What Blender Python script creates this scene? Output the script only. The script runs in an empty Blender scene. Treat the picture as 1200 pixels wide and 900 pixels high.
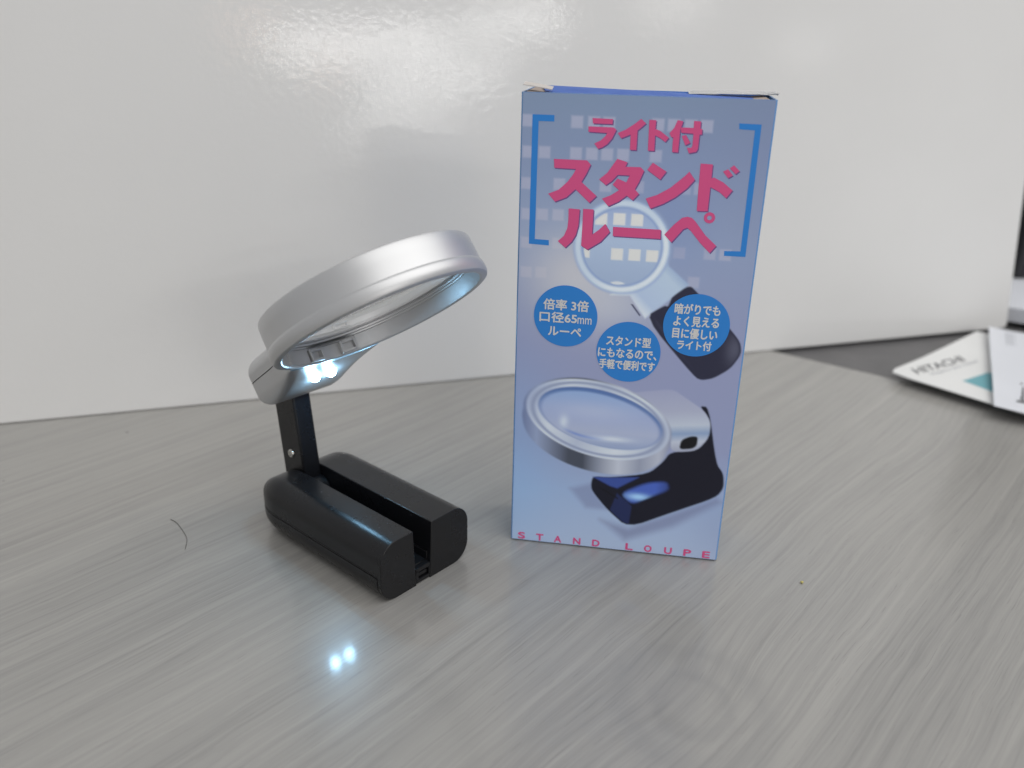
# Illuminated stand magnifier and its carton on a grey wood-grain table in front of a white board.
# Lengths are written in millimetres and turned into metres by the mesh helpers.
import bpy, bmesh, math, random
import numpy as np
from mathutils import Vector, Matrix

MM = 0.001
random.seed(7)
scene = bpy.context.scene
col = scene.collection

# ------------------------------------------------------------------ camera
PITCH, ROLL, CAM_H = 0.39285, 0.023094, 168.0
fwd = Vector((0, math.cos(PITCH), -math.sin(PITCH)))
r0 = Vector((1, 0, 0)); u0 = r0.cross(fwd)
right = math.cos(ROLL) * r0 + math.sin(ROLL) * u0
up = -math.sin(ROLL) * r0 + math.cos(ROLL) * u0
cam = bpy.data.cameras.new('camera')
cam_o = bpy.data.objects.new('camera', cam); col.objects.link(cam_o)
m = Matrix((right, up, -fwd)).transposed().to_4x4()
m.translation = Vector((0, 0, CAM_H * MM))
cam_o.matrix_world = m
cam.sensor_width = 17.3
cam.lens = 17.3 * 1000.0 / 1200.0
cam.clip_start = 0.01; cam.clip_end = 50
cam.dof.use_dof = True
cam.dof.focus_distance = 0.266
cam.dof.aperture_fstop = 4.4
scene.camera = cam_o

# ------------------------------------------------------------------ room light
world = bpy.data.worlds.new('World'); scene.world = world
world.use_nodes = True
bg = world.node_tree.nodes['Background']
bg.inputs['Color'].default_value = (0.98, 0.985, 1.0, 1)
bg.inputs['Strength'].default_value = 0.40

def lamp(name, loc, target, sx, sy, power, colr, spin=0.0):
    l = bpy.data.lights.new(name, 'AREA'); l.shape = 'RECTANGLE'
    l.size, l.size_y, l.energy, l.color = sx, sy, power, colr
    o = bpy.data.objects.new(name, l); col.objects.link(o)
    o.location = loc
    d = Vector(target) - Vector(loc)
    o.rotation_euler = d.to_track_quat('-Z', 'Y').to_euler()
    o.rotation_euler.rotate_axis('Z', spin)
    return o
# ceiling fixtures, 1.75 m above the table top, all facing straight down
COOL = (1.0, 0.985, 0.955)
def fixture(x, y, ang, power, sx=1.25, sy=0.2, c=COOL):
    l = bpy.data.lights.new('ceiling_light', 'AREA'); l.shape = 'RECTANGLE'
    l.size, l.size_y, l.energy, l.color = sx, sy, power, c
    o = bpy.data.objects.new('ceiling_light', l); col.objects.link(o)
    o.location = (x, y, 1.75); o.rotation_euler = (0, 0, math.radians(ang))
    return o
fixture(2.53, -4.95, 33, 46)
fixture(3.55, -5.75, 50, 46)
fixture(3.25, -4.10, 45, 18, 0.7)
fixture(4.20, -7.60, 50, 36)
fixture(4.05, -3.40, 10, 5, 0.5)
fixture(5.90, -3.75, 33, 4, 0.4)
fixture(1.70, -4.86, 33, 3, 0.3, 0.2, (1.0, 0.62, 0.42))
fixture(2.52, -5.60, 33, 3, 0.3, 0.2, (1.0, 0.62, 0.42))
fixture(1.1, -0.35, 33, 27, 2.6, 2.0)
fixture(1.9, 0.9, 33, 8, 1.8, 1.0)

vs = scene.view_settings
vs.view_transform = 'Standard'; vs.look = 'None'; vs.exposure = 0.06; vs.gamma = 1.0
scene.cycles.max_bounces = 7
scene.cycles.transmission_bounces = 6
scene.cycles.sample_clamp_indirect = 4.0
scene.cycles.caustics_refractive = False
scene.cycles.caustics_reflective = False

# ------------------------------------------------------------------ helpers
def lin(c):
    return tuple(((v / 255) / 12.92 if v / 255 <= 0.04045 else ((v / 255 + 0.055) / 1.055) ** 2.4) for v in c)

def tag(o, label, cat, group=None):
    o['label'] = label; o['category'] = cat
    if group: o['group'] = group
    return o

def empty(name, loc, rz=0.0):
    o = bpy.data.objects.new(name, None); col.objects.link(o)
    o.empty_display_size = 0.02
    o.location = Vector(loc) * MM; o.rotation_euler = (0, 0, rz)
    return o

def mesh_obj(name, me, mat, parent=None, smooth=None, bevel=None):
    if mat: me.materials.append(mat)
    if smooth is not None:
        me.polygons.foreach_set('use_smooth', [True] * len(me.polygons))
        me.set_sharp_from_angle(angle=math.radians(smooth))
    o = bpy.data.objects.new(name, me); col.objects.link(o)
    if parent: o.parent = parent
    if bevel:
        b = o.modifiers.new('bevel', 'BEVEL'); b.width = bevel * MM; b.segments = 2
        b.limit_method = 'ANGLE'; b.angle_limit = math.radians(50); b.harden_normals = False
    return o

def from_bm(name, bm, mat, parent=None, smooth=None, bevel=None, xf=None):
    if xf:
        for v in bm.verts: v.co = xf(v.co)
    for v in bm.verts: v.co *= MM
    bmesh.ops.recalc_face_normals(bm, faces=bm.faces)
    me = bpy.data.meshes.new(name); bm.to_mesh(me); bm.free()
    return mesh_obj(name, me, mat, parent, smooth, bevel)

def from_py(name, verts, faces, mat, parent=None, smooth=None, bevel=None, xf=None):
    bm = bmesh.new()
    vs_ = [bm.verts.new(v) for v in verts]
    for f in faces: bm.faces.new([vs_[i] for i in f])
    return from_bm(name, bm, mat, parent, smooth, bevel, xf)

def prism_bm(pts, z0, z1, bm=None):
    bm = bm or bmesh.new()
    n = len(pts)
    a = [bm.verts.new((p[0], p[1], z0)) for p in pts]
    b = [bm.verts.new((p[0], p[1], z1)) for p in pts]
    bm.faces.new(a[::-1]); bm.faces.new(b)
    for i in range(n):
        j = (i + 1) % n
        bm.faces.new((a[i], a[j], b[j], b[i]))
    return bm

def box_bm(lo, hi, bm=None):
    return prism_bm([(lo[0], lo[1]), (hi[0], lo[1]), (hi[0], hi[1]), (lo[0], hi[1])], lo[2], hi[2], bm)

def rbox_bm(lo, hi, r, k=7, mid=6):
    """box with rounded edges, one radius for each axis"""
    h = [(hi[i] - lo[i]) / 2 for i in range(3)]; c = [(hi[i] + lo[i]) / 2 for i in range(3)]
    ax = []
    for i in range(3):
        inn = h[i] - r[i]
        cor = [r[i] * math.tan(math.radians(45 * q / k)) for q in range(k + 1)]
        t = [inn + q for q in cor]
        core = [inn * (2 * q / mid - 1) for q in range(1, mid)]
        ax.append([-q for q in t[::-1]] + core + t)
    bm = bmesh.new(); cache = {}
    def vert(p):
        key = tuple(round(q, 5) for q in p)
        if key not in cache:
            d = []; q_ = []
            for i in range(3):
                inn = h[i] - r[i]; q = max(-inn, min(inn, p[i])); q_.append(q); d.append((p[i] - q) / r[i])
            L = math.sqrt(sum(x * x for x in d))
            if L > 0: d = [x / L for x in d]
            cache[key] = bm.verts.new([c[i] + q_[i] + d[i] * r[i] for i in range(3)])
        return cache[key]
    for a in range(3):
        b, e = (a + 1) % 3, (a + 2) % 3
        for s in (-1, 1):
            for i in range(len(ax[b]) - 1):
                for j in range(len(ax[e]) - 1):
                    vsq = []
                    for (p, q) in ((i, j), (i + 1, j), (i + 1, j + 1), (i, j + 1)):
                        co = [0, 0, 0]; co[a] = s * h[a]; co[b] = ax[b][p]; co[e] = ax[e][q]
                        vsq.append(vert(co))
                    if len(set(vsq)) == 4: bm.faces.new(vsq if s > 0 else vsq[::-1])
    return bm

def cut(bm, co, no, cap=True):
    """keep the side opposite to the normal, close the cut"""
    g = bmesh.ops.bisect_plane(bm, geom=bm.verts[:] + bm.edges[:] + bm.faces[:], dist=1e-5,
                               plane_co=co, plane_no=no, clear_outer=True)
    es = [e for e in bm.edges if e.is_boundary] if cap else []
    if es: bmesh.ops.contextual_create(bm, geom=es)
    return bm

def lathe_bm(prof, n=96, closed=True):
    """profile of (radius, height) turned about z"""
    bm = bmesh.new(); rings = []
    for (r, z) in prof:
        if r < 1e-6: rings.append([bm.verts.new((0, 0, z))])
        else: rings.append([bm.verts.new((r * math.cos(2 * math.pi * i / n), r * math.sin(2 * math.pi * i / n), z)) for i in range(n)])
    pairs = list(zip(rings, rings[1:])) + ([(rings[-1], rings[0])] if closed else [])
    for a, b in pairs:
        for i in range(n):
            j = (i + 1) % n
            f = [a[i % len(a)], a[j % len(a)], b[j % len(b)], b[i % len(b)]]
            f = list(dict.fromkeys(f))
            if len(f) > 2: bm.faces.new(f)
    return bm

# ------------------------------------------------------------------ materials
def mat(name, base=(0.5, 0.5, 0.5), rough=0.5, metal=0.0, spec=0.5, coat=0.0, coat_rough=0.1):
    ma = bpy.data.materials.new(name); ma.use_nodes = True
    b = ma.node_tree.nodes['Principled BSDF']
    b.inputs['Base Color'].default_value = (*base, 1)
    b.inputs['Roughness'].default_value = rough
    b.inputs['Metallic'].default_value = metal
    b.inputs['Specular IOR Level'].default_value = spec
    b.inputs['Coat Weight'].default_value = coat
    b.inputs['Coat Roughness'].default_value = coat_rough
    return ma

class N:
    """tiny expression builder for shader nodes"""
    def __init__(s, ma): s.t = ma.node_tree; s.n = s.t.nodes; s.l = s.t.links; s.b = s.n['Principled BSDF']
    def math(s, op, a, b=None, c=None):
        x = s.n.new('ShaderNodeMath'); x.operation = op
        for i, v in enumerate((a, b, c)):
            if v is None: continue
            if isinstance(v, (int, float)): x.inputs[i].default_value = v
            else: s.l.new(v, x.inputs[i])
        return x.outputs[0]
    def coord(s): return s.n.new('ShaderNodeTexCoord').outputs['Object']
    def sep(s, v):
        x = s.n.new('ShaderNodeSeparateXYZ'); s.l.new(v, x.inputs[0]); return x.outputs
    def comb(s, *v):
        x = s.n.new('ShaderNodeCombineXYZ')
        for i, q in enumerate(v):
            if isinstance(q, (int, float)): x.inputs[i].default_value = q
            else: s.l.new(q, x.inputs[i])
        return x.outputs[0]
    def noise(s, v, scale=1.0, detail=2.0, rough=0.5, dist=0.0):
        x = s.n.new('ShaderNodeTexNoise'); s.l.new(v, x.inputs['Vector'])
        x.inputs['Scale'].default_value = scale; x.inputs['Detail'].default_value = detail
        x.inputs['Roughness'].default_value = rough; x.inputs['Distortion'].default_value = dist
        return x.outputs['Fac']
    def ramp(s, f, stops):
        x = s.n.new('ShaderNodeValToRGB'); s.l.new(f, x.inputs[0]); e = x.color_ramp.elements
        while len(e) < len(stops): e.new(0.5)
        for q, (p, c) in zip(e, stops): q.position = p; q.color = (*c, 1) if len(c) == 3 else c
        return x.outputs['Color']
    def mix(s, f, a, b, mode='MIX'):
        x = s.n.new('ShaderNodeMix'); x.data_type = 'RGBA'; x.blend_type = mode
        for k, v in ((0, f), (6, a), (7, b)):
            if isinstance(v, (int, float)): x.inputs[k].default_value = v
            elif isinstance(v, tuple): x.inputs[k].default_value = (*v, 1)
            else: s.l.new(v, x.inputs[k])
        return x.outputs[2]
    def bump(s, h, strength, dist):
        x = s.n.new('ShaderNodeBump'); s.l.new(h, x.inputs['Height'])
        x.inputs['Strength'].default_value = strength; x.inputs['Distance'].default_value = dist
        s.l.new(x.outputs[0], s.b.inputs['Normal'])
    def set(s, name, v): s.l.new(v, s.b.inputs[name])

def laminate():
    ma = mat('grey_laminate', rough=0.3, spec=0.5); k = N(ma)
    x, y, _ = k.sep(k.coord())
    A = math.radians(49); ca, sa = math.cos(A), math.sin(A)
    g = k.math('ADD', k.math('MULTIPLY', x, ca), k.math('MULTIPLY', y, sa))
    c = k.math('SUBTRACT', k.math('MULTIPLY', y, ca), k.math('MULTIPLY', x, sa))
    # slow wandering of the grain
    w1 = k.noise(k.comb(k.math('MULTIPLY', g, 5.0), k.math('MULTIPLY', c, 9.0), 0.3), 1, 2)
    cc = k.math('ADD', c, k.math('MULTIPLY', k.math('SUBTRACT', w1, 0.5), 0.008))
    w2 = k.noise(k.comb(k.math('MULTIPLY', g, 30.0), k.math('MULTIPLY', c, 50.0), 4.1), 1, 2)
    cc = k.math('ADD', cc, k.math('MULTIPLY', k.math('SUBTRACT', w2, 0.5), 0.0022))
    # figure: a knot eye and two cathedral arches bend the grain
    for (px, py, amp, sg, sc) in ((0.051, 0.181, 0.006, 0.020, 0.013), (0.195, 0.345, 0.007, 0.040, 0.016)):
        g0, c0 = px * ca + py * sa, py * ca - px * sa
        a = k.math('POWER', k.math('DIVIDE', k.math('SUBTRACT', g, g0), sg), 2)
        b = k.math('POWER', k.math('DIVIDE', k.math('SUBTRACT', c, c0), sc), 2)
        e = k.math('EXPONENT', k.math('MULTIPLY', k.math('ADD', a, b), -0.5))
        cc = k.math('ADD', cc, k.math('MULTIPLY', e, amp))
    broad = k.noise(k.comb(k.math('MULTIPLY', g, 2.2), k.math('MULTIPLY', cc, 170.0), 1.7), 1, 3, 0.6)
    mid = k.noise(k.comb(k.math('MULTIPLY', g, 7.0), k.math('MULTIPLY', cc, 520.0), 5.2), 1, 3, 0.55)
    fine = k.noise(k.comb(k.math('MULTIPLY', g, 45.0), k.math('MULTIPLY', cc, 1700.0), 7.7), 1, 2, 0.6)
    patch = k.noise(k.comb(k.math('MULTIPLY', g, 9.0), k.math('MULTIPLY', cc, 30.0), 2.2), 1, 2)
    f = k.math('ADD', k.math('MULTIPLY', broad, 0.48), k.math('MULTIPLY', mid, 0.56))
    f = k.math('ADD', f, k.math('MULTIPLY', k.math('SUBTRACT', fine, 0.5), k.math('MULTIPLY_ADD', patch, 0.6, 0.08)))
    f = k.math('ADD', f, -0.02)
    colr = k.ramp(f, [(0.22, (0.262, 0.256, 0.247)), (0.42, (0.335, 0.327, 0.312)), (0.56, (0.374, 0.364, 0.345)), (0.80, (0.415, 0.403, 0.380))])
    # continuous growth lines: thin contours of a stretched noise
    ln = None
    for sc_, off_, wd_, am_ in ((150.0, 9.1, 0.030, 0.42), (260.0, 12.7, 0.045, 0.34)):
        q = k.noise(k.comb(k.math('MULTIPLY', g, 3.2), k.math('MULTIPLY', cc, sc_), off_), 1, 1, 0.5)
        for lev in (0.40, 0.50, 0.60):
            e = k.math('DIVIDE', k.math('SUBTRACT', q, lev), wd_)
            e = k.math('MULTIPLY', k.math('EXPONENT', k.math('MULTIPLY', k.math('MULTIPLY', e, e), -1.0)), k.math('MULTIPLY', patch, am_))
            ln = e if ln is None else k.math('MAXIMUM', ln, e)
    colr = k.mix(ln, colr, (0.205, 0.201, 0.196))
    # short dark pores along the grain
    po = k.noise(k.comb(k.math('MULTIPLY', g, 90.0), k.math('MULTIPLY', cc, 2600.0), 3.3), 1, 1)
    colr = k.mix(k.math('MULTIPLY', k.math('GREATER_THAN', po, 0.70), 0.35), colr, (0.20, 0.195, 0.19))
    # faint eye of a knot
    kx, ky = k.math('SUBTRACT', x, 0.051), k.math('SUBTRACT', y, 0.181)
    rr = k.math('SQRT', k.math('ADD', k.math('POWER', kx, 2), k.math('MULTIPLY', k.math('POWER', ky, 2), 0.75)))
    rr = k.math('ADD', rr, k.math('MULTIPLY', k.math('SUBTRACT', k.noise(k.coord(), 130.0, 3), 0.5), 0.008))
    eye = None
    for r0_, wd, am in ((0.0095, 0.0020, 0.36), (0.019, 0.0026, 0.30)):
        e = k.math('MULTIPLY', k.math('EXPONENT', k.math('MULTIPLY', k.math('POWER', k.math('DIVIDE', k.math('SUBTRACT', rr, r0_), wd), 2), -0.5)), am)
        eye = e if eye is None else k.math('ADD', eye, e)
    colr = k.mix(eye, colr, (0.25, 0.248, 0.246))
    # tiny dirt specks
    vo = k.n.new('ShaderNodeTexVoronoi'); vo.inputs['Scale'].default_value = 42.0
    k.l.new(k.coord(), vo.inputs['Vector'])
    sz = k.noise(k.coord(), 31.0, 1)
    sp = k.math('LESS_THAN', vo.outputs['Distance'], k.math('MULTIPLY', k.math('SUBTRACT', sz, 0.52), 0.16))
    colr = k.mix(k.math('MULTIPLY', sp, 0.8), colr, (0.06, 0.055, 0.05))
    k.set('Base Color', colr)
    smear = k.noise(k.coord(), 28.0, 3, 0.6)
    k.set('Roughness', k.math('MULTIPLY_ADD', smear, 0.16, 0.24))
    k.b.inputs['Coat Weight'].default_value = 0.45; k.set('Coat Roughness', k.math('MULTIPLY_ADD', smear, 0.10, 0.05))
    k.bump(k.math('ADD', k.math('MULTIPLY', fine, 0.7), k.math('MULTIPLY', broad, 0.3)), 0.10, 0.0003)
    return ma

def board_paint():
    ma = mat('white_board_gloss', (0.79, 0.785, 0.775), 0.09, spec=0.27); k = N(ma)
    p = k.noise(k.coord(), 330.0, 3, 0.55)
    q = k.noise(k.coord(), 60.0, 1)
    k.bump(k.math('ADD', p, k.math('MULTIPLY', q, 0.25)), 0.32, 0.0002)
    d = k.noise(k.coord(), 7.0, 4, 0.6)
    k.set('Base Color', k.ramp(d, [(0.3, (0.790, 0.786, 0.778)), (0.7, (0.820, 0.816, 0.808))]))
    return ma

def black_plastic():
    ma = mat('black_plastic', (0.009, 0.009, 0.010), 0.36, spec=0.38); k = N(ma)
    n1 = k.noise(k.coord(), 2600.0, 2)
    n2 = k.noise(k.coord(), 90.0, 3, 0.6)
    k.bump(n1, 0.12, 0.00008)
    k.set('Roughness', k.math('MULTIPLY_ADD', n2, 0.22, 0.18))
    vo = k.n.new('ShaderNodeTexVoronoi'); vo.inputs['Scale'].default_value = 260.0
    k.l.new(k.coord(), vo.inputs['Vector'])
    dust = k.math('LESS_THAN', vo.outputs['Distance'], k.math('MULTIPLY', k.math('SUBTRACT', k.noise(k.coord(), 210.0, 1), 0.5), 0.32))
    k.set('Base Color', k.mix(k.math('MULTIPLY', dust, 0.55), (0.0085, 0.0085, 0.010), (0.14, 0.14, 0.15)))
    return ma

def silver_paint():
    ma = mat('silver_paint', (0.62, 0.625, 0.635), 0.44, metal=0.8); k = N(ma)
    k.bump(k.noise(k.coord(), 5200.0, 1), 0.10, 0.00005)
    return ma

def paper_mat(name, c, rough=0.5):
    ma = mat(name, c, rough); k = N(ma)
    f = k.noise(k.coord(), 35.0, 3)
    k.set('Base Color', k.mix(f, tuple(v * 0.95 for v in c), tuple(min(1, v * 1.03) for v in c)))
    return ma

LAMINATE, BOARD, BLACK, SILVER = laminate(), board_paint(), black_plastic(), silver_paint()

# ------------------------------------------------------------------ carton artwork, in mm on the front face (from its upper left corner)
GLYPHS = {
  'ra': [[[20.99, 6.57], [26.89, 6.67], [26.86, 8.09], [21.2, 8.06]], [[19.94, 8.93], [27.17, 8.95], [28.07, 9.58], [27.0, 12.01], [25.75, 13.62], [24.32, 14.65], [23.06, 15.13], [21.9, 13.66], [23.71, 12.74], [24.99, 11.49], [25.43, 10.59], [20.02, 10.44]]],
  'i': [[[34.91, 6.31], [36.39, 7.5], [35.21, 8.61], [34.11, 9.55], [34.19, 15.04], [32.32, 15.04], [32.2, 10.74], [30.77, 11.39], [29.58, 11.91], [28.5, 10.47], [30.64, 9.49], [33.2, 7.74]]],
  'to': [[[37.22, 6.48], [39.2, 6.52], [39.18, 8.93], [40.58, 9.43], [43.14, 11.21], [42.26, 12.46], [40.75, 11.41], [39.22, 10.72], [39.35, 15.04], [37.5, 15.06]]],
  'tsuki': [[[45.21, 6.3], [46.83, 6.54], [46.16, 8.94], [46.14, 15.18], [44.43, 15.16], [44.34, 11.08], [43.83, 11.02], [43.22, 9.94], [44.43, 8.46]], [[49.82, 6.35], [51.77, 6.42], [51.76, 8.41], [52.32, 8.5], [52.36, 9.94], [51.7, 10.02], [51.66, 13.97], [51.24, 14.83], [49.18, 15.33], [48.52, 13.77], [49.73, 13.78], [50.01, 13.21], [49.95, 9.84], [46.52, 9.7], [46.29, 8.26], [49.87, 8.26]], [[46.74, 10.57], [47.92, 10.25], [49.31, 12.41], [47.98, 13.15]]],
  'su': [[[10.24, 18.53], [20.05, 18.55], [21.25, 19.73], [20.02, 22.55], [18.74, 24.85], [23.46, 28.78], [21.44, 30.9], [17.07, 27.07], [14.5, 29.6], [11.09, 31.09], [8.93, 28.8], [12.09, 27.43], [14.55, 25.05], [16.22, 22.72], [16.91, 21.2], [10.47, 21.12]]],
  'ta': [[[28.87, 17.73], [31.91, 18.58], [31.38, 19.87], [35.85, 19.82], [36.87, 20.81], [35.68, 24.06], [34.6, 26.23], [35.9, 27.54], [34.22, 29.5], [32.36, 28.21], [30.1, 30.09], [27.1, 31.63], [25.11, 29.45], [27.7, 28.31], [29.99, 26.7], [28.0, 25.17], [29.33, 23.37], [31.96, 24.36], [32.81, 22.34], [29.31, 22.33], [27.68, 24.19], [26.0, 25.46], [23.93, 23.86], [26.27, 21.77]]],
  'n': [[[39.2, 18.37], [43.34, 20.75], [41.71, 23.11], [37.74, 20.48]], [[49.88, 20.44], [51.68, 22.75], [49.73, 25.25], [46.54, 28.01], [43.25, 30.08], [39.59, 31.68], [37.98, 28.79], [41.28, 27.54], [44.85, 25.34], [47.5, 22.92], [49.07, 21.42]]],
  'do': [[[52.84, 18.03], [56.32, 18.16], [56.33, 22.08], [57.07, 21.82], [59.75, 23.06], [62.69, 25.26], [61.12, 27.58], [58.93, 25.82], [56.29, 24.6], [56.27, 31.61], [53.11, 31.71], [52.92, 24.24]], [[60.73, 19.32], [62.28, 21.03], [61.02, 21.85], [59.4, 20.03]], [[62.27, 18.13], [63.99, 19.68], [62.99, 20.63], [61.2, 19.02]]],
  'ru': [[[15.3, 32.88], [18.66, 32.96], [18.52, 37.88], [17.89, 40.79], [16.69, 42.96], [14.81, 44.93], [12.44, 43.0], [14.25, 41.25], [15.19, 38.84], [15.39, 36.49]], [[19.68, 32.78], [22.83, 32.8], [22.81, 40.38], [24.78, 38.83], [26.6, 36.92], [28.11, 39.3], [25.52, 42.45], [21.64, 45.11], [19.67, 43.98], [19.71, 38.33]]],
  'bar': [[[28.95, 37.69], [43.19, 37.79], [43.33, 40.57], [29.09, 40.49]]],
  'pe': [[[44.34, 39.17], [46.99, 35.94], [49.13, 33.89], [50.54, 33.52], [51.87, 33.75], [52.99, 34.72], [56.31, 38.7], [59.84, 41.74], [58.19, 44.02], [55.11, 41.18], [51.81, 37.46], [50.86, 36.77], [49.75, 37.28], [46.61, 41.43]]],
}
BRACKETS = [[[3.48, 6.14], [9.89, 6.16], [9.91, 7.94], [5.33, 7.96], [5.31, 42.82], [9.67, 42.89], [9.73, 44.53], [3.5, 44.36]], [[62.35, 6.58], [68.52, 6.68], [68.69, 44.6], [62.46, 44.61], [62.37, 43.16], [67.08, 43.01], [66.88, 8.31], [62.54, 8.15]]]
SQUARES = [[2.17, 7.88], [16.59, 7.82], [21.49, 7.81], [25.82, 7.8], [39.83, 7.76], [44.27, 7.75], [49.02, 7.74], [53.52, 7.73], [2.5, 16.81], [7.37, 16.75], [16.68, 16.68], [21.37, 16.65], [25.82, 16.62], [30.47, 16.58], [39.89, 16.51], [2.36, 26.0], [12.14, 25.85], [25.94, 25.68], [35.47, 25.56], [49.05, 25.39], [53.39, 25.33], [2.66, 35.21], [7.37, 35.11], [12.2, 35.02], [2.72, 44.0], [12.46, 43.75], [2.86, 53.32], [7.55, 53.19], [49.26, 44.51], [58.25, 44.35], [62.79, 44.37], [54.31, 53.35]]
LENS_SQUARES = [[25.29, 35.5], [30.71, 35.28], [35.97, 35.29], [20.59, 45.78], [30.72, 46.0], [35.98, 45.91], [41.3, 45.96]]
ART = {
  'neck1': [[29.44, 58.89], [35.58, 58.7], [40.73, 65.72], [45.8, 60.97], [48.61, 58.49], [53.13, 54.12], [46.64, 48.75], [45.23, 44.88]],
  'slit1': [[36.0, 61.42], [36.66, 61.47], [39.34, 64.89], [38.91, 65.06]],
  'handle1': [[40.52, 65.29], [46.27, 61.19], [47.4, 61.42], [47.98, 59.67], [48.36, 58.25], [53.29, 54.09], [56.1, 56.65], [66.7, 67.07], [70.5, 71.37], [71.34, 75.3], [68.62, 80.38], [63.81, 84.07], [60.15, 85.05], [57.8, 84.17]],
  'band2': [[3.16, 103.57], [4.59, 96.37], [10.86, 91.04], [22.62, 87.89], [34.49, 89.84], [44.18, 94.52], [52.04, 104.2], [52.6, 110.34], [49.94, 116.01], [43.08, 120.4], [30.14, 121.32], [13.48, 117.06], [5.0, 110.59]],
  'neck2': [[37.71, 91.26], [43.82, 90.12], [51.4, 88.78], [55.05, 90.99], [62.01, 95.45], [64.51, 99.51], [64.53, 104.73], [61.19, 109.91], [55.02, 110.99], [52.6, 110.34], [52.04, 104.2]],
  'slot2': [[55.77, 106.47], [58.73, 104.86], [61.06, 104.81], [61.01, 108.16], [59.58, 109.45], [55.33, 110.06]],
  'stand2': [[60.32, 93.91], [63.38, 94.05], [67.89, 114.13], [70.61, 117.45], [71.38, 122.83], [69.29, 126.76], [55.57, 133.97], [41.01, 141.94], [33.51, 135.57], [27.69, 128.6], [27.29, 125.82], [27.78, 122.96], [33.51, 122.81], [46.27, 120.05], [50.65, 115.03], [52.68, 111.23], [61.19, 109.91], [64.53, 104.73], [64.27, 98.67]],
  'hl2': [[37.16, 128.49], [45.74, 123.34], [52.87, 122.1], [54.0, 125.68], [47.03, 129.27], [41.57, 132.73]],
  'hl3': [[27.79, 123.15], [33.51, 122.9], [43.19, 121.77], [36.22, 126.72], [33.72, 126.06]],
  'endface': [[34.33, 135.47], [36.35, 128.58], [41.61, 133.2], [41.01, 141.94]],
  'sh2': [[20.21, 128.49], [27.53, 125.8], [33.51, 135.57], [25.99, 135.48]],
  'sh3': [[31.26, 139.7], [41.01, 141.94], [69.34, 127.22], [71.06, 128.42], [56.09, 139.65], [40.12, 146.96]],
}
STAND_U = [3.94, 10.45, 16.83, 23.6, 30.32, 41.98, 48.43, 55.35, 61.95, 68.34]

# ------------------------------------------------------------------ table and side desk
tbl = from_bm('tabletop', prism_bm([(-900, -400), (1334, -400), (-422, 883), (-900, 883)], -22, 0), LAMINATE, bevel=0.6)
tbl['kind'] = 'structure'
GREY = mat('dark_grey_desk', (0.125, 0.122, 0.125), 0.45); k = N(GREY)
k.set('Base Color', k.ramp(k.noise(k.coord(), 60.0, 4, 0.6), [(0.3, (0.112, 0.110, 0.113)), (0.7, (0.137, 0.134, 0.137))]))
dsk = from_bm('side_desk', prism_bm([(1340, -396), (1340, 1500), (-422, 1500), (-422, 889)], -40, -2), GREY)
dsk['kind'] = 'structure'

# ------------------------------------------------------------------ white board leaning behind
board = empty('white_board', (-229, 344, 0)); board.rotation_euler = (math.radians(-8), 0, math.radians(17.7))
tag(board, 'large glossy white board standing upright behind the magnifier and the carton', 'board')
def rrect(x0, z0, x1, z1, r, n=6):
    pts = []
    for cx, cz, a0 in ((x1 - r, z0 + r, -90), (x1 - r, z1 - r, 0), (x0 + r, z1 - r, 90), (x0 + r, z0 + r, 180)):
        for i in range(n + 1):
            t = math.radians(a0 + 90 * i / n); pts.append((cx + r * math.cos(t), cz + r * math.sin(t)))
    return pts
swap = lambda v: Vector((v.x, v.z, v.y))
from_bm('face_sheet', prism_bm(rrect(-420, 0.3, 569, 430, 3), 0, 1.6), BOARD, board, bevel=0.5, xf=swap)
from_bm('core', prism_bm(rrect(-418, 1.0, 567, 428, 3), 1.65, 9), mat('board_core', (0.30, 0.30, 0.31), 0.6), board, xf=swap)

# ------------------------------------------------------------------ stand magnifier
WA = math.radians(49.3)
Wv = Vector((math.cos(WA), math.sin(WA), 0)); Lv = Vector((math.sin(WA), -math.cos(WA), 0))
loupe = empty('stand_magnifier', 161 * Wv - 207 * Lv, WA)
tag(loupe, 'silver round magnifier with two lit lamps tilted up on a black folding stand', 'magnifier')

XL, XR, SL, SR, YF, YB, SEAM, TOP = -19.4, 19.3, -5.6, 2.4, -33.5, 35.5, 9.4, 21.0
def shell(x0, x1):
    return rbox_bm((x0, YB - 130, 0), (x1, YB, TOP), (6.6, 13, 7.0), 8, 8)
def block(side, lower):
    bm = shell(XL, XR)
    cut(bm, (0, YF + (1.9 if lower else 0), 0), (0, -1, 0))
    if side < 0: cut(bm, (SL, 0, TOP), (1, 0, 0.045))
    else: cut(bm, (SR, 0, TOP), (-1, 0, 0.045))
    if lower: cut(bm, (0, 0, SEAM - 0.35), (0, 0, 1))
    else: cut(bm, (0, 0, SEAM), (0, 0, -1))
    return bm
def carve(bm, lo, hi):
    """boolean difference with a box"""
    def tmp_obj(b):
        me = bpy.data.meshes.new('tmp'); bmesh.ops.recalc_face_normals(b, faces=b.faces); b.to_mesh(me); b.free()
        o = bpy.data.objects.new('tmp', me); col.objects.link(o); return o
    a, b = tmp_obj(bm), tmp_obj(box_bm(lo, hi))
    md = a.modifiers.new('cut', 'BOOLEAN'); md.operation = 'DIFFERENCE'; md.solver = 'EXACT'; md.object = b
    bpy.context.view_layer.update()
    me = bpy.data.meshes.new_from_object(a.evaluated_get(bpy.context.evaluated_depsgraph_get()))
    out = bmesh.new(); out.from_mesh(me)
    for o in (a, b):
        d = o.data; bpy.data.objects.remove(o); bpy.data.meshes.remove(d)
    bpy.data.meshes.remove(me)
    return out
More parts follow.
